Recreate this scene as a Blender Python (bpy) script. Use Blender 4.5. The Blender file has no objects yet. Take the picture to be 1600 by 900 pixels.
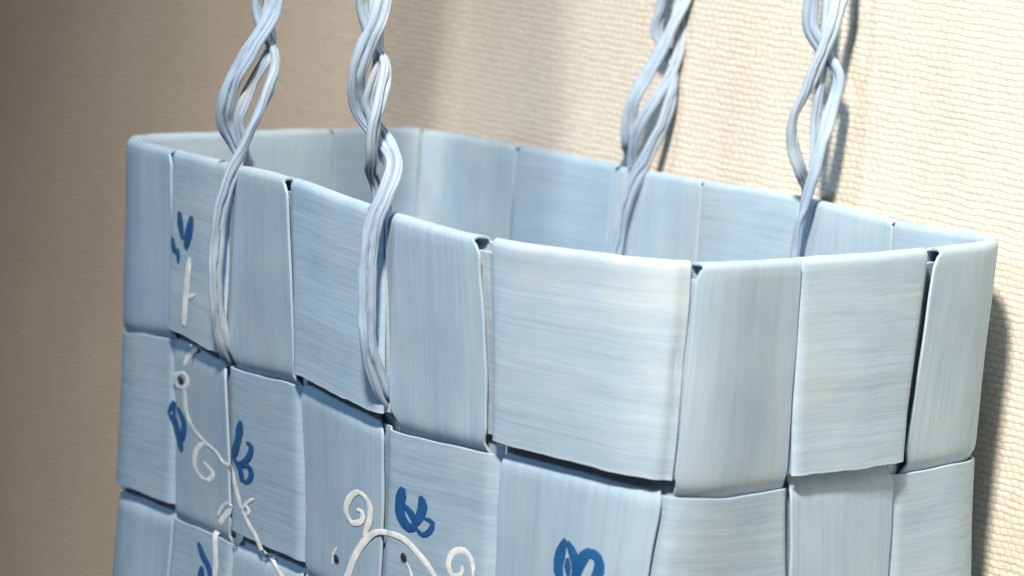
import bpy, math, random
import numpy as np
from mathutils import Vector, Matrix

random.seed(7)
rng = np.random.default_rng(7)
sc = bpy.context.scene
col = sc.collection
CM = 0.01
ZOFF = 17.75                       # height of the rim's zero level above the table, cm

def world_pt(p):                   # bag coordinates (cm, rim at z = 0) -> metres above the table
    return Vector((p[0]*CM, p[1]*CM, (p[2]+ZOFF)*CM))

# ------------------------------------------------------------------ camera
cam = bpy.data.cameras.new('camera')
cam_o = bpy.data.objects.new('camera', cam)
col.objects.link(cam_o)
sc.camera = cam_o
FW = Vector((0.0, 0.99539842, -0.0958227))
RT = Vector((0.99645958, 0.00805613, 0.08368639))
UP = Vector((-0.08407326, 0.09548345, 0.99187429))
cam_pos = world_pt((0.0, -79.63187, 7.66582))
m = Matrix((RT, UP, -FW)).transposed().to_4x4()
m.translation = cam_pos
cam_o.matrix_world = m
cam.sensor_width = 36.0
cam.lens = 36.0*9200/1600
cam.clip_start = 0.01
cam.clip_end = 50.0
cam.dof.use_dof = True
cam.dof.focus_distance = 0.875
cam.dof.aperture_fstop = 43.0

# ------------------------------------------------------------------ light
w = bpy.data.worlds.new('World')
sc.world = w
w.use_nodes = True
w.node_tree.nodes['Background'].inputs[0].default_value = (0.80, 0.88, 1.0, 1)
w.node_tree.nodes['Background'].inputs[1].default_value = 0.09

def spot(name, pos, target, power, colour, angle, blend, size):
    l = bpy.data.lights.new(name, 'SPOT')
    l.energy = power; l.color = colour; l.spot_size = math.radians(angle); l.spot_blend = blend
    l.shadow_soft_size = size
    o = bpy.data.objects.new(name, l); col.objects.link(o)
    o.location = pos
    o.rotation_euler = (target - pos).to_track_quat('-Z', 'Y').to_euler()
    return o
spot('warm_lamp', world_pt((-10, -46, 57)), world_pt((15.0, 10, 8.5)), 75.0, (1.0, 0.895, 0.755), 49, 1.0, 0.038)
spot('cool_lamp', world_pt((-50, -24, 40)), world_pt((-3, 11, -1.0)), 8.0, (0.45, 0.74, 1.0), 27, 1.0, 0.05)

sc.view_settings.view_transform = 'Standard'
sc.view_settings.look = 'None'
sc.view_settings.exposure = 0.0
sc.view_settings.gamma = 1.0
sc.view_settings.use_curve_mapping = False
sc.render.engine = 'CYCLES'

# ------------------------------------------------------------------ materials
def nodes(name):
    mt = bpy.data.materials.new(name); mt.use_nodes = True
    nt = mt.node_tree
    return mt, nt, nt.nodes['Principled BSDF']

def N(nt, kind, **kw):
    n = nt.nodes.new(kind)
    for k, v in kw.items():
        if k in n.inputs.keys(): n.inputs[k].default_value = v
        else: setattr(n, k, v)
    return n

def math_node(nt, op, a, b=None):
    n = nt.nodes.new('ShaderNodeMath'); n.operation = op
    for i, x in enumerate((a, b)):
        if x is None: continue
        if isinstance(x, (int, float)): n.inputs[i].default_value = x
        else: nt.links.new(x, n.inputs[i])
    return n.outputs[0]

def ramp(nt, fac, stops):
    r = nt.nodes.new('ShaderNodeValToRGB')
    e = r.color_ramp.elements
    while len(e) < len(stops): e.new(0.5)
    for el, (p, c) in zip(e, stops):
        el.position = p; el.color = (*c, 1) if len(c) == 3 else c
    nt.links.new(fac, r.inputs[0])
    return r.outputs[0]

def mixc(nt, blend, fac, a, b):
    n = nt.nodes.new('ShaderNodeMix'); n.data_type = 'RGBA'; n.blend_type = blend
    for sock, x in ((n.inputs[0], fac), (n.inputs[6], a), (n.inputs[7], b)):
        if isinstance(x, (int, float)): sock.default_value = x
        elif isinstance(x, tuple): sock.default_value = (*x, 1)
        else: nt.links.new(x, sock)
    return n.outputs[2]

def paper(name, base, edge_half, rough=0.8, grain=1.0, fibre=1.0):
    """painted paper strap: fibres run along the strip (u = metres along, v = metres across)"""
    mt, nt, b = nodes(name)
    uv = N(nt, 'ShaderNodeUVMap'); uv.uv_map = 'strap'
    inf = N(nt, 'ShaderNodeObjectInfo')
    off = N(nt, 'ShaderNodeCombineXYZ')
    nt.links.new(math_node(nt, 'MULTIPLY', inf.outputs['Random'], 37.0), off.inputs[2])
    def coords(su, sv):
        mp = N(nt, 'ShaderNodeMapping'); mp.inputs['Scale'].default_value = (su, sv, 1)
        nt.links.new(uv.outputs[0], mp.inputs[0])
        ad = N(nt, 'ShaderNodeVectorMath'); ad.operation = 'ADD'
        nt.links.new(mp.outputs[0], ad.inputs[0]); nt.links.new(off.outputs[0], ad.inputs[1])
        return ad.outputs[0]
    fine = N(nt, 'ShaderNodeTexNoise', Scale=1.0, Detail=4.0, Roughness=0.6)
    nt.links.new(coords(45*fibre, 1100*fibre), fine.inputs['Vector'])
    broad = N(nt, 'ShaderNodeTexNoise', Scale=1.0, Detail=3.0, Roughness=0.55)
    nt.links.new(coords(25, 240), broad.inputs['Vector'])
    blot = N(nt, 'ShaderNodeTexNoise', Scale=1.0, Detail=4.0, Roughness=0.6)
    nt.links.new(coords(90, 110), blot.inputs['Vector'])
    c = mixc(nt, 'MULTIPLY', 1.0, base, ramp(nt, fine.outputs[0], [(0.28, (0.92, 0.925, 0.93) if fibre == 1 else (0.78, 0.79, 0.82)), (0.62, (1.04, 1.035, 1.03))]))
    c = mixc(nt, 'MULTIPLY', 1.0, c, ramp(nt, broad.outputs[0], [(0.25, (0.96, 0.962, 0.968)), (0.75, (1.035, 1.03, 1.025))]))
    c = mixc(nt, 'MULTIPLY', 1.0, c, ramp(nt, blot.outputs[0], [(0.30, (0.90, 0.93, 0.97)), (0.50, (1, 1, 1)), (0.74, (1.10, 1.07, 1.02))]))
    # sparse darker fibre lines and faint beige stains
    lines = N(nt, 'ShaderNodeTexNoise', Scale=1.0, Detail=2.0, Roughness=0.5)
    nt.links.new(coords(22, 2300), lines.inputs['Vector'])
    c = mixc(nt, 'MULTIPLY', 1.0, c, ramp(nt, lines.outputs[0], [(0.30, (0.91, 0.915, 0.92)), (0.40, (1, 1, 1))]))
    stain = N(nt, 'ShaderNodeTexNoise', Scale=1.0, Detail=5.0, Roughness=0.65)
    nt.links.new(coords(55, 75), stain.inputs['Vector'])
    c = mixc(nt, 'MIX', math_node(nt, 'MULTIPLY', ramp(nt, stain.outputs[0], [(0.54, (0, 0, 0)), (0.74, (1, 1, 1))]), 0.35), c, (0.52, 0.51, 0.48))
    # paler strap edges: bright edge highlight painted into the colour
    if edge_half:
        sep = N(nt, 'ShaderNodeSeparateXYZ'); nt.links.new(uv.outputs[0], sep.inputs[0])
        d = math_node(nt, 'SUBTRACT', edge_half, math_node(nt, 'ABSOLUTE', sep.outputs[1]))
        d = math_node(nt, 'DIVIDE', d, 0.0007)
        d = math_node(nt, 'ADD', d, math_node(nt, 'MULTIPLY', blot.outputs[0], 0.9))
        f = ramp(nt, d, [(0.35, (1, 1, 1)), (1.0, (0, 0, 0))])
        c = mixc(nt, 'MIX', math_node(nt, 'MULTIPLY', f, 0.4), c, (0.62, 0.67, 0.72))
    val = ramp(nt, inf.outputs['Random'], [(0.0, (0.90, 0.93, 0.97)), (1.0, (1.08, 1.05, 1.01))])
    c = mixc(nt, 'MULTIPLY', 1.0, c, val)
    nt.links.new(c, b.inputs['Base Color'])
    b.inputs['Roughness'].default_value = rough
    b.inputs['Specular IOR Level'].default_value = 0.22
    h = math_node(nt, 'ADD', math_node(nt, 'MULTIPLY', fine.outputs[0], 0.6), math_node(nt, 'MULTIPLY', broad.outputs[0], 0.9))
    bp = N(nt, 'ShaderNodeBump', Strength=0.25*grain, Distance=0.00035)
    nt.links.new(h, bp.inputs['Height']); nt.links.new(bp.outputs[0], b.inputs['Normal'])
    return mt

STRAP = paper('pale_blue_paper_strap', (0.342, 0.466, 0.592), 0.0145)
CORD = paper('pale_blue_paper_cord', (0.36, 0.465, 0.59), 0, 0.45, 2.0, 2.0)

def paint(name, colour, rough):
    mt, nt, b = nodes(name)
    tc = N(nt, 'ShaderNodeTexCoord')
    no = N(nt, 'ShaderNodeTexNoise', Scale=420.0, Detail=5.0)
    nt.links.new(tc.outputs['Object'], no.inputs['Vector'])
    c = mixc(nt, 'MULTIPLY', 1.0, colour, ramp(nt, no.outputs[0], [(0.3, (0.72, 0.8, 0.86)), (0.7, (1.35, 1.22, 1.12))]))
    nt.links.new(c, b.inputs['Base Color']); b.inputs['Roughness'].default_value = rough
    return mt
WHITE = paint('white_paint', (0.84, 0.86, 0.88), 0.5)
BLUE = paint('blue_paint', (0.016, 0.105, 0.30), 0.38)
DARK = paint('dark_dot_paint', (0.03, 0.035, 0.045), 0.3)

def wallpaper():
    mt, nt, b = nodes('woven_wallpaper')
    tc = N(nt, 'ShaderNodeTexCoord')
    sep = N(nt, 'ShaderNodeSeparateXYZ'); nt.links.new(tc.outputs['Object'], sep.inputs[0])
    warp = N(nt, 'ShaderNodeTexNoise', Scale=150.0, Detail=3.0); nt.links.new(tc.outputs['Object'], warp.inputs['Vector'])
    z = math_node(nt, 'ADD', math_node(nt, 'MULTIPLY', sep.outputs[2], 1/0.00108), math_node(nt, 'MULTIPLY', warp.outputs[0], 1.1))
    row = math_node(nt, 'FLOOR', z)
    wn = N(nt, 'ShaderNodeTexWhiteNoise', noise_dimensions='1D'); nt.links.new(row, wn.inputs['W'])
    x = math_node(nt, 'ADD', math_node(nt, 'MULTIPLY', sep.outputs[0], 1/0.0020), math_node(nt, 'MULTIPLY', warp.outputs[1], 1.6))
    x = math_node(nt, 'ADD', x, math_node(nt, 'ADD', math_node(nt, 'MULTIPLY', row, 0.5), math_node(nt, 'MULTIPLY', wn.outputs[0], 0.4)))
    rz = math_node(nt, 'ABSOLUTE', math_node(nt, 'SINE', math_node(nt, 'MULTIPLY', z, math.pi)))
    rx = math_node(nt, 'ABSOLUTE', math_node(nt, 'SINE', math_node(nt, 'MULTIPLY', x, math.pi)))
    weave = math_node(nt, 'MULTIPLY', math_node(nt, 'POWER', rz, 0.6), math_node(nt, 'ADD', math_node(nt, 'MULTIPLY', math_node(nt, 'POWER', rx, 0.6), 0.85), 0.15))
    fib = N(nt, 'ShaderNodeTexNoise', Scale=1.0, Detail=4.0)
    mp = N(nt, 'ShaderNodeMapping'); mp.inputs['Scale'].default_value = (260, 1, 1500)
    nt.links.new(tc.outputs['Object'], mp.inputs[0]); nt.links.new(mp.outputs[0], fib.inputs['Vector'])
    h = math_node(nt, 'ADD', math_node(nt, 'MULTIPLY', weave, 0.6), math_node(nt, 'MULTIPLY', fib.outputs[0], 0.7))
    big = N(nt, 'ShaderNodeTexNoise', Scale=28.0, Detail=5.0, Roughness=0.6); nt.links.new(tc.outputs['Object'], big.inputs['Vector'])
    c = mixc(nt, 'MULTIPLY', 1.0, (0.72, 0.680, 0.615), ramp(nt, big.outputs[0], [(0.3, (0.93, 0.925, 0.92)), (0.7, (1.05, 1.05, 1.05))]))
    c = mixc(nt, 'MULTIPLY', 1.0, c, ramp(nt, fib.outputs[0], [(0.3, (0.90, 0.89, 0.875)), (0.7, (1.06, 1.06, 1.06))]))
    c = mixc(nt, 'MULTIPLY', 1.0, c, ramp(nt, weave, [(0.12, (0.74, 0.705, 0.66)), (0.5, (1.03, 1.03, 1.03))]))  # recesses between threads darkened: weave shade painted into the colour
    nt.links.new(c, b.inputs['Base Color']); b.inputs['Roughness'].default_value = 0.85
    b.inputs['Specular IOR Level'].default_value = 0.2
    bp = N(nt, 'ShaderNodeBump', Strength=0.38, Distance=0.0004)
    nt.links.new(h, bp.inputs['Height']); nt.links.new(bp.outputs[0], b.inputs['Normal'])
    return mt
WALL = wallpaper()

def wood():
    mt, nt, b = nodes('brown_wood')
    tc = N(nt, 'ShaderNodeTexCoord')
    mp = N(nt, 'ShaderNodeMapping'); mp.inputs['Scale'].default_value = (6, 90, 90)
    nt.links.new(tc.outputs['Object'], mp.inputs[0])
    no = N(nt, 'ShaderNodeTexNoise', Scale=1.0, Detail=6.0); nt.links.new(mp.outputs[0], no.inputs['Vector'])
    nt.links.new(ramp(nt, no.outputs[0], [(0.3, (0.09, 0.05, 0.03)), (0.7, (0.20, 0.12, 0.07))]), b.inputs['Base Color'])
    b.inputs['Roughness'].default_value = 0.5
    return mt
WOOD = wood()

def link(name, verts, faces, mat, parent=None, uvs=None, smooth=True):
    me = bpy.data.meshes.new(name)
    me.from_pydata([tuple(v) for v in verts], [], faces)
    if uvs is not None:
        ul = me.uv_layers.new(name='strap')
        li = np.zeros(len(me.loops), dtype=np.int32); me.loops.foreach_get('vertex_index', li)
        ul.data.foreach_set('uv', np.asarray(uvs, dtype=np.float32)[li].ravel())
    if smooth: me.polygons.foreach_set('use_smooth', [True]*len(me.polygons))
    if smooth: me.set_sharp_from_angle(angle=math.radians(38))
    me.materials.append(mat)
    me.update()
    o = bpy.data.objects.new(name, me); col.objects.link(o)
    if parent: o.parent = parent
    return o

# ---- shape tables (cm; s, t = column and row counts on the bag's surface)
VINES=[
  (0.087, [(1.414, 0.537), (1.39, 0.669), (1.366, 0.793), (1.352, 0.909)]) ,
  (0.058, [(1.378, 0.76), (1.542, 0.713)]) ,
  (0.077, [(1.493, 0.998), (1.336, 1.08), (1.236, 1.145)]) ,
  (0.077, [(1.172, 1.197), (1.281, 1.198), (1.29, 1.243), (1.179, 1.282), (1.07, 1.275), (1.06, 1.233), (1.172, 1.197)]) ,
  (0.077, [(1.215, 1.276), (1.248, 1.314), (1.254, 1.4), (1.377, 1.478), (1.579, 1.521), (1.774, 1.547), (1.885, 1.588), (2.035, 1.601), (2.079, 1.668), (2.142, 1.75), (2.178, 1.806)]) ,
  (0.077, [(1.678, 1.53), (1.544, 1.541), (1.414, 1.61), (1.4, 1.684), (1.5, 1.734), (1.643, 1.73), (1.71, 1.682), (1.614, 1.654), (1.548, 1.643)]) ,
  (0.087, [(2.053, 1.811), (1.895, 1.897), (1.796, 1.966), (1.759, 2.018), (1.77, 2.104), (1.795, 2.187), (1.782, 2.276)]) ,
  (0.077, [(2.197, 1.807), (2.28, 1.866), (2.399, 1.925), (2.492, 1.99), (2.601, 2.03), (2.691, 2.069), (2.81, 2.122)]) ,
  (0.058, [(2.197, 1.81), (2.282, 1.755), (2.375, 1.723)]) ,
  (0.058, [(2.178, 1.806), (2.244, 1.782), (2.299, 1.802), (2.252, 1.838), (2.196, 1.828)]) ,
  (0.058, [(2.034, 1.821), (1.935, 1.815), (1.833, 1.867), (1.792, 1.91)]) ,
  (0.106, [(3.529, 1.992), (3.61, 1.876), (3.675, 1.776), (3.79, 1.664), (3.916, 1.589), (4.085, 1.561), (4.233, 1.566), (4.359, 1.607), (4.482, 1.659), (4.565, 1.713), (4.612, 1.785)]) ,
  (0.096, [(3.782, 1.64), (3.849, 1.527), (3.825, 1.449), (3.709, 1.427), (3.605, 1.489), (3.566, 1.563), (3.637, 1.605), (3.756, 1.565), (3.755, 1.519), (3.696, 1.523)]) ,
  (0.106, [(4.886, 1.725), (4.88, 1.645), (4.866, 1.578), (4.8, 1.536), (4.701, 1.56), (4.665, 1.622), (4.708, 1.672), (4.784, 1.651), (4.782, 1.613)]) ,
  (0.048, [(3.457, 1.778), (3.408, 1.827), (3.403, 1.882)]) ,
  (0.048, [(4.375, 1.818), (4.302, 1.708), (4.267, 1.681)]) ,
]
FLOWERS=[
  [(0.087, [(1.202, 0.313), (1.225, 0.38), (1.273, 0.451)]), (0.096, [(1.425, 0.315), (1.39, 0.397), (1.332, 0.492)]), (0.077, [(1.078, 0.464), (1.126, 0.529), (1.212, 0.533)]), (0.058, [(1.2, 0.514), (1.199, 0.583)])] ,
  [(0.087, [(1.039, 1.376), (0.988, 1.447), (1.057, 1.5), (1.114, 1.557), (1.158, 1.645)]), (0.077, [(1.098, 1.401), (1.213, 1.478), (1.183, 1.583)])] ,
  [(0.087, [(2.202, 1.306), (2.151, 1.417), (2.061, 1.539)]), (0.067, [(2.071, 1.537), (2.175, 1.552), (2.302, 1.499), (2.347, 1.433), (2.275, 1.416)]), (0.067, [(2.09, 1.538), (2.181, 1.591), (2.205, 1.643), (2.289, 1.638), (2.34, 1.588), (2.288, 1.548), (2.183, 1.566)])] ,
  [(0.087, [(1.49, 2.103), (1.577, 2.161), (1.708, 2.225), (1.745, 2.298)]), (0.096, [(1.578, 2.22), (1.58, 2.323)])] ,
  [(0.115, [(4.2, 1.306), (4.17, 1.392), (4.194, 1.461), (4.275, 1.497), (4.358, 1.478)]), (0.106, [(4.377, 1.324), (4.404, 1.368), (4.375, 1.43), (4.319, 1.477)]), (0.077, [(4.21, 1.389), (4.291, 1.423), (4.319, 1.461)]), (0.067, [(4.426, 1.43), (4.507, 1.441), (4.478, 1.49), (4.411, 1.515), (4.352, 1.492)])] ,
  [(0.115, [(5.474, 1.346), (5.45, 1.42), (5.448, 1.498), (5.482, 1.568)]), (0.106, [(5.483, 1.354), (5.533, 1.419), (5.554, 1.483), (5.542, 1.554)]), (0.115, [(5.565, 1.502), (5.575, 1.425), (5.609, 1.38), (5.664, 1.392), (5.681, 1.451), (5.648, 1.521)]), (0.087, [(5.493, 1.432), (5.509, 1.515)])] ,
]
DOTS= [(1.182, 1.238), (2.095, 1.965), (3.459, 1.837), (4.239, 1.653)]
STRANDS={
 'A1': [(-3.99, 11.45, 3.3), (-4.01, 11.45, 3.0), (-4.1, 11.4, 2.71), (-4.34, 11.35, 2.25), (-4.58, 11.45, 1.73), (-4.67, 11.55, 1.35), (-4.67, 11.7, 1.07), (-4.52, 11.8, 0.83), (-4.35, 11.85, 0.55), (-4.24, 11.9, 0.26), (-4.23, 12.0, -0.3)] ,
 'B1': [(-4.33, 11.7, 3.26), (-4.33, 11.75, 2.96), (-4.22, 11.75, 2.57), (-3.99, 11.65, 2.23), (-3.96, 11.55, 1.93), (-4.01, 11.45, 1.66), (-4.16, 11.4, 1.23), (-4.3, 11.4, 0.84), (-4.47, 11.4, 0.32), (-4.58, 11.43, -0.14), (-4.62, 11.5, -0.65), (-4.62, 11.55, -1.2), (-4.57, 11.65, -1.71), (-4.47, 11.8, -2.22), (-4.35, 11.95, -2.53), (-4.24, 12.15, -2.7)] ,
 'C1': [(-4.16, 11.85, 3.27), (-4.12, 11.85, 2.72), (-4.04, 11.7, 2.34), (-4.11, 11.55, 2.09), (-4.28, 11.6, 1.73), (-4.41, 11.6, 1.33), (-4.45, 11.65, 1.09), (-4.35, 11.75, 0.71), (-4.27, 11.85, 0.21)] ,
 'A2': [(-2.23, 6.0, 3.69), (-2.23, 5.95, 3.41), (-2.29, 5.9, 3.08), (-2.42, 5.95, 2.75), (-2.5, 6.05, 2.4), (-2.5, 6.2, 2.06), (-2.4, 6.3, 1.78), (-2.17, 6.35, 1.52), (-1.96, 6.25, 1.29), (-1.86, 6.05, 1.03), (-1.95, 5.9, 0.64), (-2.08, 5.9, 0.24), (-2.12, 5.95, -0.21), (-2.11, 6.0, -0.76), (-2.04, 6.1, -1.52), (-1.93, 6.2, -1.92), (-1.74, 6.35, -2.34), (-1.55, 6.6, -2.62)] ,
 'B2': [(-2.58, 6.2, 3.65), (-2.53, 6.25, 3.33), (-2.38, 6.3, 2.91), (-2.17, 6.25, 2.63), (-2.1, 6.1, 2.39), (-2.13, 5.95, 2.02), (-2.2, 5.9, 1.64), (-2.21, 6.0, 1.26), (-2.18, 6.2, 0.99), (-2.07, 6.4, 0.72), (-1.96, 6.5, 0.25)] ,
 'C2': [(-2.38, 6.35, 3.66), (-2.26, 6.3, 2.88), (-2.21, 6.15, 2.47), (-2.28, 6.15, 2.18), (-2.31, 6.2, 1.94), (-2.22, 6.25, 1.66), (-2.11, 6.4, 1.0)] ,
 'A3': [(2.54, 18.85, 3.52), (2.44, 18.85, 3.19), (2.18, 18.75, 2.46), (1.82, 18.8, 1.66), (1.72, 18.95, 1.19), (1.75, 19.1, 0.8), (1.82, 19.45, 0.5), (1.77, 19.8, 0.3), (1.76, 19.95, -0.02), (1.77, 20.0, -0.46)] ,
 'B3': [(2.13, 19.0, 3.48), (2.1, 19.05, 3.16), (2.07, 19.1, 2.67), (2.29, 19.05, 2.31), (2.4, 18.95, 2.0), (2.38, 18.85, 1.54), (2.25, 18.8, 1.03), (1.99, 18.8, 0.41), (1.8, 18.9, -0.15), (1.72, 19.0, -0.71), (1.67, 19.05, -1.37), (1.68, 19.1, -2.46)] ,
 'C3': [(2.33, 19.15, 3.49), (2.46, 19.05, 2.75), (2.4, 18.9, 2.17), (2.16, 18.83, 1.63), (1.91, 18.9, 1.13), (1.83, 19.05, 0.76), (1.85, 19.25, 0.37)] ,
 'A4': [(4.87, 13.75, 3.95), (4.79, 13.7, 3.64), (4.66, 13.65, 3.07), (4.44, 13.7, 2.35), (4.23, 13.85, 1.74), (4.26, 13.95, 1.33), (4.44, 14.1, 0.89), (4.57, 14.6, 0.62), (4.59, 14.95, 0.3), (4.6, 15.0, -0.12)] ,
 'B4': [(4.36, 13.95, 3.89), (4.36, 14.0, 3.59), (4.39, 14.05, 3.18), (4.68, 14.05, 2.79), (4.88, 13.9, 2.51), (4.87, 13.85, 2.21), (4.75, 13.75, 1.64), (4.64, 13.7, 0.97), (4.53, 13.8, 0.37), (4.47, 13.95, -0.3), (4.44, 14.05, -0.98), (4.44, 14.05, -1.9)] ,
 'C4': [(4.63, 14.15, 3.91), (4.64, 14.0, 2.74), (4.61, 13.9, 2.23), (4.59, 13.95, 1.72), (4.61, 13.95, 1.21), (4.6, 14.0, 0.69)] ,
}
P= [[(-6.44, 17.33, 0.31), (-6.27, 17.39, -2.8), (-6.14, 17.45, -5.54)], [(-5.55, 14.59, 0.35), (-5.31, 14.67, -2.59), (-5.09, 14.76, -5.49)], [(-4.49, 11.85, 0.43), (-4.26, 11.93, -2.65), (-3.98, 12.03, -5.45)], [(-3.43, 9.09, 0.5), (-3.05, 9.17, -2.52), (-2.74, 9.26, -5.44)], [(-1.92, 6.36, 0.36), (-1.61, 6.41, -2.71), (-1.44, 6.47, -5.62)], [(-0.33, 3.76, 0.32), (0.0, 3.8, -2.64), (0.15, 3.84, -5.62)], [(2.29, 1.51, 0.42), (2.39, 1.48, -2.73), (2.2, 1.48, -5.63)], [(4.04, 3.88, 0.4), (4.1, 3.83, -2.81), (4.3, 3.79, -5.61)], [(6.0, 6.34, 0.48), (5.82, 6.33, -2.76), (5.9, 6.31, -5.61)], [(7.18, 9.05, 0.5), (7.11, 9.02, -2.7), (7.22, 8.99, -5.61)], [(5.96, 11.81, 0.42), (5.94, 11.79, -2.62), (5.94, 11.77, -5.62)], [(4.61, 14.53, 0.45), (4.6, 14.51, -2.62), (4.59, 14.5, -5.62)], [(3.1, 17.18, 0.39), (3.13, 17.18, -2.62), (3.15, 17.18, -5.62)], [(1.69, 19.8, 0.33), (1.65, 19.8, -2.62), (1.63, 19.8, -5.62)], [(0.01, 22.34, 0.34), (0.0, 22.35, -2.62), (0.0, 22.36, -5.62)], [(-1.85, 24.79, 0.31), (-1.78, 24.82, -2.62), (-1.72, 24.85, -5.62)], [(-3.42, 22.35, 0.35), (-3.35, 22.39, -2.62), (-3.28, 22.42, -5.62)], [(-4.95, 19.86, 0.34), (-4.85, 19.9, -2.62), (-4.76, 19.95, -5.62)]]

# ------------------------------------------------------------------ the bag's surface
ROWS = 6
T = np.zeros((18, ROWS+1, 3))
PA = np.array(P)
T[:, :3] = PA
for k in range(3, ROWS+1):
    T[:, k] = PA[:, 2]; T[:, k, 2] -= 3.0*(k-2)
T[:, ROWS, 2] = -17.6

def cr(p0, p1, p2, p3, x):
    return 0.5*(2*p1 + (p2-p0)*x + (2*p0-5*p1+4*p2-p3)*x*x + (3*p1-p0-3*p2+p3)*x**3)

TE = np.concatenate([2*T[:, :1]-T[:, 1:2], T, 2*T[:, -1:]-T[:, -2:-1]], 1)     # rows -1 .. ROWS+1
def surf(s, t):
    """middle surface of the bag: s counts columns round the bag, t counts rows down from the rim"""
    s = np.asarray(s, float); t = np.asarray(t, float)
    s, t = np.broadcast_arrays(s, t)
    i = np.floor(s).astype(int); x = (s-i)[..., None]
    k = np.clip(np.floor(t).astype(int), 0, ROWS-1); y = (t-k)[..., None]
    def rowpt(kk):
        return cr(TE[(i-1) % 18, kk], TE[i % 18, kk], TE[(i+1) % 18, kk], TE[(i+2) % 18, kk], x)
    return cr(rowpt(k), rowpt(k+1), rowpt(k+2), rowpt(np.minimum(k+3, ROWS+2)), y)

def surf_n(s, t):
    e = 0.02
    a = surf(s+e, t)-surf(s-e, t); b = surf(s, t+e)-surf(s, t-e)
    n = np.cross(b, a)
    return n/np.linalg.norm(n, axis=-1, keepdims=True)

def place(s, t, h):
    p = surf(s, t) + surf_n(s, t)*np.asarray(h)[..., None]
    p = p.copy(); p[..., 2] += ZOFF
    return p*CM

A = 0.070          # weave amplitude, cm
TH = 0.045         # strap thickness, cm
LIFT, LIFT0 = 0.05, 0.11      # level straps stand off a little at their lower edges
def wave(x):
    return np.tanh(10.0*np.sin(np.pi*x))
def wobble(x, seed, f=1.0):
    r = np.random.default_rng(seed); ph = r.uniform(0, 6.28, 4)
    return (np.sin(x*1.9*f+ph[0]) + 0.7*np.sin(x*3.7*f+ph[1]) + 0.4*np.sin(x*7.9*f+ph[2]))/2.1
def h_vert(c, t):
    t = np.asarray(t, float)
    h = A*wave(np.where(t < 0.5, 0.5, t-0.03))
    return h if c % 2 == 0 else -h
def h_horz(r, s):
    h = A*wave(np.asarray(s, float))
    return -h if r % 2 == 0 else h

def profile(w0, w1, n=9):
    """closed cross section of a strap: (across, thickness, camber weight) going once round"""
    xs = np.linspace(0, 1, n)
    e = 0.004
    xs = np.concatenate([[0, 0.006], xs[1:-1], [0.994, 1]])
    top = [(w0, 0.3)] + [(w0+(w1-w0)*(e+(1-2*e)*x), 0.5) for x in xs] + [(w1, 0.3)]
    bot = [(a, -b) for a, b in reversed(top)]
    pts = top + bot
    return np.array([p[0] for p in pts]), np.array([p[1] for p in pts])*TH

def tube_faces(nj, ni, closed_path=False, caps=True):
    f = []
    for j in range(nj if closed_path else nj-1):
        a = j*ni; b = ((j+1) % nj)*ni
        for i in range(ni):
            k = (i+1) % ni
            f.append((a+i, b+i, b+k, a+k))
    if caps and not closed_path:
        f.append(tuple(range(ni))); f.append(tuple(reversed(range((nj-1)*ni, nj*ni))))
    return f

# ------------------------------------------------------------------ setting: wall and table top
D = Vector((0.4976, -0.8674, 0)); NW = Vector((-0.8674, -0.4976, 0))
back = max(-(q[0]*NW.x + q[1]*NW.y) for q in PA[9:16, 0])
GAP = 0.36
org = -NW*(back+GAP)*CM
def sheet(name, o, ax, ay, u0, u1, v0, v1, thick_dir, mat):
    q = []
    for d in (0.0, 1.0):
        for (u, v) in ((u0, v0), (u1, v0), (u1, v1), (u0, v1)):
            q.append(Vector((u, v, d)))
    me_v = q
    ob = link(name, [(a.x, a.z*thick_dir, a.y) for a in me_v],
              [(0, 1, 2, 3), (7, 6, 5, 4), (0, 4, 5, 1), (1, 5, 6, 2), (2, 6, 7, 3), (3, 7, 4, 0)], mat, smooth=False)
    mw = Matrix((ax, Vector((0, 0, 1)).cross(ax), Vector((0, 0, 1)))).transposed().to_4x4()
    mw.translation = o
    ob.matrix_world = mw
    return ob
wall = sheet('wall', Vector((org.x, org.y, 0)), D, None, -1.6, 0.9, -0.03, 1.1, 0.03, WALL)
wall['kind'] = 'structure'
wall['label'] = 'beige woven-texture wallpapered wall behind the bag'
# table top, butted against the wall
tv = []
for (u, n_, z) in [(u, n_, z) for z in (-0.03, 0.0) for (u, n_) in ((-0.7, 0.002), (0.7, 0.002), (0.7, 0.45), (-0.7, 0.45))]:
    p = Vector((org.x, org.y, 0)) + D*u + NW*n_; tv.append((p.x, p.y, z))
table = link('table_top', tv, [(0, 1, 2, 3), (7, 6, 5, 4), (0, 4, 5, 1), (1, 5, 6, 2), (2, 6, 7, 3), (3, 7, 4, 0)], WOOD, smooth=False)
table['kind'] = 'structure'

# ------------------------------------------------------------------ the bag
cx = PA[:, 2].mean(0)
bag = bpy.data.objects.new('woven_bag', None); col.objects.link(bag)
bag.empty_display_size = 0.02
bag['label'] = 'pale blue bag woven from wide paper straps with twisted cord handles, painted flowers'
bag['category'] = 'bag'

RIM_R = (A + A + 0.06)/2.0                # radius of the fold over the rim, cm
INNER = -A - 0.06
# left / right edge of each upright strap inside its column (fractions of a column)
vedge = {c: [0.032 + 0.014*rng.random(), 0.968 - 0.014*rng.random()] for c in range(18)}
vedge[0] = [0.02, 0.985]; vedge[2] = [0.03, 0.958]; vedge[4] = [0.035, 0.94]; vedge[6] = [0.10, 0.985]; vedge[8] = [0.075, 0.985]
hedge = {r: [0.028 + 0.012*rng.random(), 0.962 - 0.012*rng.random()] for r in range(ROWS)}

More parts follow.
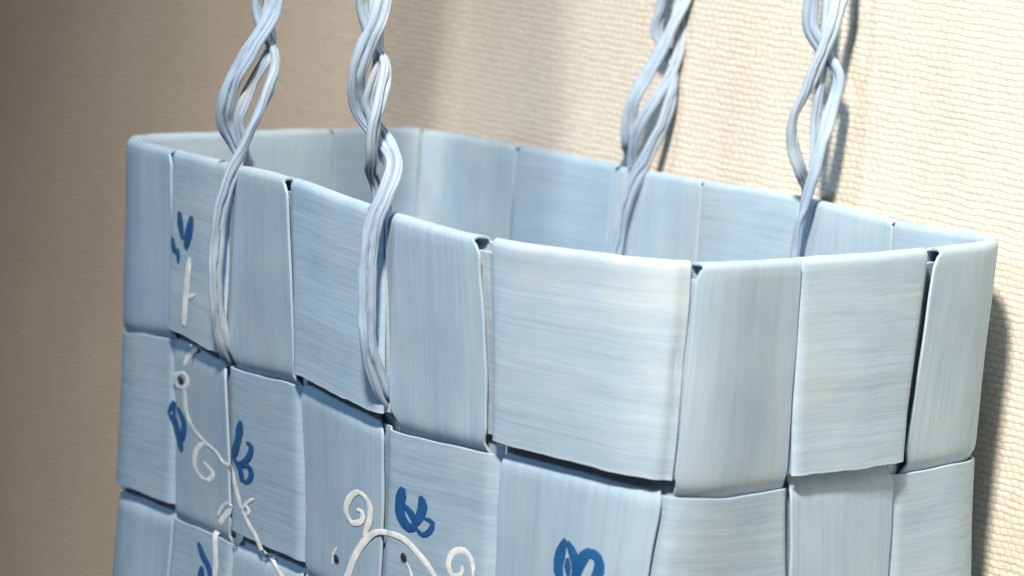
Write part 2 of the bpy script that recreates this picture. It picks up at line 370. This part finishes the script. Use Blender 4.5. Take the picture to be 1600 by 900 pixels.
def fold_path(depth, h_out, n=9, first=None):
    """(t, h) points from the inner end up over the rim to the outer face"""
    mid = (h_out + INNER)/2; R = (h_out - INNER)/2; tc = R/3.0 + 0.004
    pts = [(t, INNER) for t in np.linspace(depth, tc, 12)[:-1]]
    for a in np.linspace(-math.pi/2, math.pi/2, n):
        pts.append((tc - R*math.cos(a)/3.0, mid + R*math.sin(a)))
    return pts, tc

def sweep_vertical(name, c, path, e0, e1, seed, parent):
    """path: list of (t, h); strap of columns c+e0..c+e1 swept along it"""
    path = np.array(path); nj = len(path)
    d = np.gradient(path, axis=0); d[:, 0] *= 3.0
    L = np.linalg.norm(d, axis=1); nt_, nh = -d[:, 1]/L, d[:, 0]/L      # normal in (t*3, h) space
    run = np.concatenate([[0], np.cumsum(np.linalg.norm(np.diff(path*np.array([3.0, 1]), axis=0), axis=1))])
    xs, zs = profile(e0, e1)
    ni = len(xs)
    q = np.clip((xs-e0)/(e1-e0), 0, 1)
    side = np.where(q < 0.5, -1, 1)
    edge = (wobble(run[:, None]+q[None]*0, seed, 0.8)*0.010)*(np.abs(q-0.5)*2)[None]**2
    inner = (path[:, 1] < INNER*0.6) & (path[:, 0] < 1.3) & (np.arange(nj) < 12) & (c % 2 == 0)
    widen = np.where(inner[:, None], np.where(side < 0, -(e0-0.004), 0.996-e1)[None]*np.abs(2*q-1)[None], 0.0)
    hole = 0.0
    for (sc_, tc_) in ((2, 1.0), (4, 1.0), (3, 1.0), (5, 1.0), (6, 1.0), (7, 1.0), (8, 1.0), (1, 1.0), (2, 2.0), (3, 2.0)):
        amt = 0.085 if (sc_, tc_) in ((2, 1.0), (4, 1.0)) else 0.022
        g = np.exp(-((path[:, 0]-tc_)/0.045)**2)[:, None]*amt
        if sc_ == c: hole = hole + g*((1-q)**3)[None]
        if sc_ == c+1: hole = hole - g*(q**3)[None]
    if c == 6: hole = hole - 0.075*(np.clip(path[:, 0], 0, 1)*(path[:, 1] > 0))[:, None]*(1-q)[None]
    if c % 2 == 0:
        g = (np.exp(-((path[:, 0]-0.02)/0.022)**2)*(path[:, 1] > 0))[:, None]
        if c in (6, 8): hole = hole + 0.05*g*((1-q)**4)[None]
        if c in (0, 2, 4): hole = hole - 0.05*g*(q**4)[None]
    s = c + xs[None, :] + edge + widen + hole
    camber = -0.006*(2*np.abs(q-0.5))**2
    bul = wobble(run, seed+50, 0.6)*0.008
    outside = np.where(path[:, 1] > INNER*0.6, 1.0, 0.0)
    z = zs[None, :] + camber[None, :]*outside[:, None] + (bul*outside)[:, None] + 0.006*wobble(q*4.0, seed+90)[None]*outside[:, None]
    t = path[:, :1] + nt_[:, None]*z/3.0
    h = path[:, 1:] + nh[:, None]*z
    V = place(s, t, h).reshape(-1, 3)
    uv = np.stack([np.repeat(run*CM, ni), np.tile((xs-(e0+e1)/2)*0.03*0.98/(e1-e0)*0.97, nj)], 1)
    return link(name, V, tube_faces(nj, ni), STRAP, parent, uv)

for c in range(18):
    e0, e1 = vedge[c]
    ts = np.linspace(0, ROWS-0.03, ROWS*36)
    if c % 2 == 0:                                   # on the outside in the top row: folded inwards over the rim
        fp, tc = fold_path(1.28, A)
        path = fp + [(t, float(h_vert(c, t))) for t in ts if t > tc+0.03]
    else:
        path = [(t, float(h_vert(c, t))) for t in ts if t > 0.07]
    sweep_vertical('upright_strap', c, path, e0, e1, 100+c, bag)

def ring(r):
    e0, e1 = hedge[r]
    if r == 0: e0 = 0.075
    ns = 18*36
    ss = np.arange(ns)*(18.0/ns)
    xs, zs = profile(e0, e1); ni = len(xs)
    q = np.clip((xs-e0)/(e1-e0), 0, 1)
    hs = h_horz(r, ss)
    if r == 0: hs = np.where(np.floor(ss) % 2 == 1, np.minimum(hs, 0.0)+0.2*np.maximum(hs, 0), hs)     # lies behind the folded panels there
    d = (np.roll(hs, -1)-np.roll(hs, 1))/(2*18.0/ns*3.0)
    nl = 1/np.sqrt(1+d*d)
    edge = (wobble(ss*2*np.pi/18*6, 300+r)[:, None]*0.008)*(np.abs(q-0.5)*2)[None]**2
    camber = LIFT*q*(0.4 if r == 0 else 1)
    bul = wobble(ss*2*np.pi/18*5, 340+r)*0.008
    z = zs[None] + camber[None] + bul[:, None] + 0.005*wobble(q*4.0, 370+r)[None]
    t = r + xs[None] + edge
    h = hs[:, None] + z*nl[:, None]
    s = ss[:, None] - d[:, None]*nl[:, None]*z/3.0
    V = place(s, t, h).reshape(-1, 3)
    uv = np.stack([np.repeat(ss*0.03, ni), np.tile((xs-(e0+e1)/2)*0.03, ns)], 1)
    return link('level_strap', V, tube_faces(ns, ni, True), STRAP, bag, uv)

# the top level strap is folded inwards over the rim between the upright straps
rings = [ring(r) for r in range(ROWS)]
for c in range(1, 18, 2):
    a0, a1 = 0.008, 0.992
    if c == 5: a0, a1 = 0.012, 1.075
    if c == 7: a0, a1 = 0.006, 0.985
    fp, tc = fold_path(1.28, A)
    path = np.array(fp + [(t, A) for t in np.linspace(tc, hedge[0][1]+0.004, 26)[1:]])
    nj = len(path)
    d = np.gradient(path, axis=0); d[:, 0] *= 3.0
    L = np.linalg.norm(d, axis=1); nt_, nh = -d[:, 1]/L, d[:, 0]/L
    xs, zs = profile(a0, a1, 70); ni = len(xs)
    run = np.concatenate([[0], np.cumsum(np.linalg.norm(np.diff(path*np.array([3.0, 1]), axis=0), axis=1))])
    s = c + xs
    q = np.clip(path[:, 0], 0, 1)
    out = np.clip((path[:, 1]-INNER)/(A-INNER), 0, 1)[:, None]
    dip = (h_horz(0, s) - A)                  # turns under at the two ends
    low = np.clip((q-0.15)/0.3, 0, 1)[:, None]
    bulge = wobble(s*2*np.pi/18*5, 340)*0.010
    camber = (LIFT0 if c < 8 else 0.03)*np.clip((q-0.1)/0.9, 0, 1)
    add = out*(dip[None]*(0.6+0.4*low) + bulge[None]) + (camber*out[:, 0])[:, None] + 0.008*out*wobble(q*5, 600+c)[:, None]*low
    t = path[:, :1] + nt_[:, None]*zs[None]/3.0 + 0.004*wobble(xs*6, 500+c)[None]*out
    h = path[:, 1:] + nh[:, None]*zs[None] + add
    sg = np.broadcast_to(s[None], t.shape)
    if c == 5: sg = sg - 0.055*low*q[:, None]*(xs/a1)[None]**2*out
    V = place(sg, t, h).reshape(-1, 3)
    vv = (run-run[-1])*CM+0.0145
    vv = np.where(vv < -0.012, -0.024-vv, vv)
    uv = np.stack([np.tile(s*0.03, nj), np.repeat(vv, ni)], 1)
    link('rim_fold', V, tube_faces(nj, ni), STRAP, rings[0], uv)

# bottom of the bag
bs = np.arange(0, 18, 0.25)
bp_ = place(bs, np.full(len(bs), ROWS-0.06), np.full(len(bs), -0.2))
n = len(bs)
bv = [tuple(p) for p in bp_] + [(p[0], p[1], 0.0005) for p in bp_]
bv = [(x, y, 0.0035) if i < n else (x, y, 0.0005) for i, (x, y, z) in enumerate(bv)]
link('base_panel', bv, [tuple(range(n)), tuple(reversed(range(n, 2*n)))] + [(i, i+n, (i+1) % n + n, (i+1) % n) for i in range(n)], STRAP, bag,
     np.array([(v[0], v[1]*0.2) for v in bv]), smooth=False)

# ------------------------------------------------------------------ twisted cord handles
def smooth_path(pts, step):
    p = np.array(pts, float)
    q = np.concatenate([[2*p[0]-p[1]], p, [2*p[-1]-p[-2]]])
    out = []
    for i in range(1, len(q)-2):
        m_ = max(2, int(np.linalg.norm(q[i+1]-q[i])/step))
        for x in np.arange(m_)/m_: out.append(cr(q[i-1], q[i], q[i+1], q[i+2], x))
    out.append(p[-1])
    return np.array(out)

def cord(name, pts, rw, rt, twist, seed, parent):
    """flat-rolled paper cord: an oval with two creases, turning slowly along its way"""
    p = smooth_path(pts, 0.07)
    nj = len(p)
    tan = np.gradient(p, axis=0); tan /= np.linalg.norm(tan, axis=1, keepdims=True)
    run = np.concatenate([[0], np.cumsum(np.linalg.norm(np.diff(p, axis=0), axis=1))])
    ni = 40
    an = np.arange(ni)*2*math.pi/ni
    # carry a frame along
    view = np.array([0.0, -1.0, 0.1])
    nrm = view - tan[0]*np.dot(view, tan[0]); nrm /= np.linalg.norm(nrm)
    V = np.zeros((nj, ni, 3))
    wb = wobble(run, seed, 1.2); wb2 = wobble(run, seed+7, 2.3)
    for j in range(nj):
        nrm = nrm - tan[j]*np.dot(nrm, tan[j]); nrm /= np.linalg.norm(nrm)
        bi = np.cross(tan[j], nrm)
        ang = twist*run[j] + 0.5*wb[j]
        a = math.cos(ang)*bi + math.sin(ang)*nrm; b = -math.sin(ang)*bi + math.cos(ang)*nrm
        crease = 1 - 0.74*np.exp(-((an-math.pi/2-0.3*wb2[j])/0.19)**2) - 0.55*np.exp(-((an-1.5*math.pi)/0.2)**2) - 0.22*np.exp(-((an-0.75)/0.10)**2) - 0.2*np.exp(-((an-2.5)/0.10)**2)
        ww = rw*(1+0.10*wb2[j]); tt = rt*(1-0.12*wb2[j])
        V[j] = p[j] + (np.cos(an)*ww*crease)[:, None]*a + (np.sin(an)*tt*crease)[:, None]*b
    V[..., 2] += ZOFF
    uv = np.stack([np.repeat(run*CM, ni), np.tile(an*0.0016, nj)], 1)
    return link(name, (V*CM).reshape(-1, 3), tube_faces(nj, ni), CORD, parent, uv)

def arch(l1, l2, rise, phase, turns, rad, n=110):
    """strand over the top of the handle, from the end of one leg to the end of the other"""
    l1 = np.array(l1); l2 = np.array(l2)
    # leg points run downwards; both begin at the top
    a, b = l1[0], l2[0]
    ca, cb = CENT[0], CENT[1]
    x = np.linspace(0, 1, n)[1:-1]
    mid = []
    for q in x:
        base = ca*(1-q) + cb*q
        up = rise*(1-abs(2*q-1)**2.4)
        spread = math.sin(math.pi*q)
        c_ = base + np.array([0, 0, up]) - (cb-ca)*0.10*math.sin(2*math.pi*q)
        hel = rad*np.array([math.cos(phase+turns*2*math.pi*q), 0.8*math.sin(phase+turns*2*math.pi*q), 0.25*math.cos(phase+turns*2*math.pi*q)])
        wa = max(0, 1-q/0.12)**1; wb = max(0, 1-(1-q)/0.12)**1
        mid.append(c_ + hel*(1-wa)*(1-wb) + (a-ca)*wa + (b-cb)*wb)
    return [tuple(v) for v in l1[::-1]] + [tuple(v) for v in mid] + [tuple(v) for v in l2]

for (i, j, rise, seed) in (('1', '2', 16.0, 11), ('3', '4', 16.0, 29)):
    CENT = [np.mean([STRANDS[k+i][0] for k in 'ABC'], axis=0), np.mean([STRANDS[k+j][0] for k in 'ABC'], axis=0)]
    hd = cord('handle', arch(STRANDS['A'+i], STRANDS['A'+j], rise, 0.0, 9, 0.17), 0.138, 0.078, 0.22, seed, bag)
    cord('cord_strand', arch(STRANDS['B'+i], STRANDS['B'+j], rise, 2.2, 9, 0.17), 0.138, 0.080, -0.2, seed+1, hd)
    cord('cord_strand', arch(STRANDS['C'+i], STRANDS['C'+j], rise, 4.2, 9, 0.16), 0.095, 0.055, 0.3, seed+2, hd)

# ------------------------------------------------------------------ hand-painted decoration
ASP = np.array([0.23, 0.3, 0.35, 0.45, 0.5, 0.8])
def top_h(s, t):
    r = np.floor(t).astype(int); c = np.floor(s).astype(int)
    hv = np.where(c % 2 == 0, 1, -1)*A*wave(np.where(t < 0.5, 0.5, t))
    hh = np.where(r % 2 == 0, -1, 1)*A*wave(s) + np.where(r == 0, LIFT0, LIFT)*(t-r)
    return np.maximum(np.maximum(hv, hh), 0.0) + TH/2 + 0.011
def stroke(path, width, seed, fat=1.0):
    p = smooth_path([(a, b, 0) for a, b in path], 0.03)[:, :2]
    nj = len(p)
    asp = np.interp(p[:, 0], np.arange(6)+0.5, ASP)
    q = np.stack([p[:, 0]*asp, p[:, 1]], 1)
    d = np.gradient(q, axis=0); d /= np.maximum(np.linalg.norm(d, axis=1, keepdims=True), 1e-6)
    nr = np.stack([-d[:, 1], d[:, 0]], 1)
    x = np.linspace(0, 1, nj)
    taper = np.sqrt(np.clip(np.minimum(x, 1-x)*nj*0.45 + 0.25, 0, 1))
    wv = 1 + 0.13*wobble(x*6, seed)
    hw = width*fat/3.0/2*taper*wv
    prof = [(-1.0, 0.0), (-0.75, 0.7), (0.0, 1.0), (0.75, 0.7), (1.0, 0.0)]
    V = []
    for (o_, z_) in prof:
        qq = q + nr*(hw*o_)[:, None]
        V.append(place(qq[:, 0]/asp, qq[:, 1], top_h(qq[:, 0]/asp, qq[:, 1]) - 0.006 + 0.003*z_))
    V = np.stack(V, 1).reshape(-1, 3); ni = 5
    F = [(j*ni+i, j*ni+i+1, (j+1)*ni+i+1, (j+1)*ni+i) for j in range(nj-1) for i in range(ni-1)]
    return V, F
def motif(name, strokes, mat, seed, fat=1.0):
    VV = []; FF = []
    for k, (w_, pth) in enumerate(strokes):
        V, F = stroke(pth, w_, seed+k, fat)
        o = len(VV); VV += [tuple(v) for v in V]; FF += [tuple(i+o for i in f) for f in F]
    return link(name, VV, FF, mat, bag)
motif('painted_vine', VINES[0:2], WHITE, 1)
motif('painted_vine', VINES[2:11], WHITE, 11, 0.85)
motif('painted_scroll', VINES[11:], WHITE, 31, 0.85)
for k, fl in enumerate(FLOWERS): motif('painted_flower', fl, BLUE, 60+7*k, 1.3 if k > 3 else 1.15)
for (s_, t_) in DOTS:
    an = np.arange(12)*math.pi/6
    asp = float(np.interp(s_, np.arange(6)+0.5, ASP))
    ss = s_ + 0.015*np.cos(an)/asp; tt = t_ + 0.020*np.sin(an)
    V = list(place(ss, tt, top_h(ss, tt)+0.008)) + [place(np.array([s_]), np.array([t_]), top_h(np.array([s_]), np.array([t_]))+0.03)[0]]
    link('painted_dot', V, [(i, (i+1) % 12, 12) for i in range(12)], DARK, bag)
# origin of the bag at its base
o_ = Vector((cx[0]*CM, cx[1]*CM, 0))
bag.location = o_
for ch in [x for x in bpy.data.objects if x.parent == bag]:
    ch.matrix_parent_inverse = Matrix.Translation(-o_)
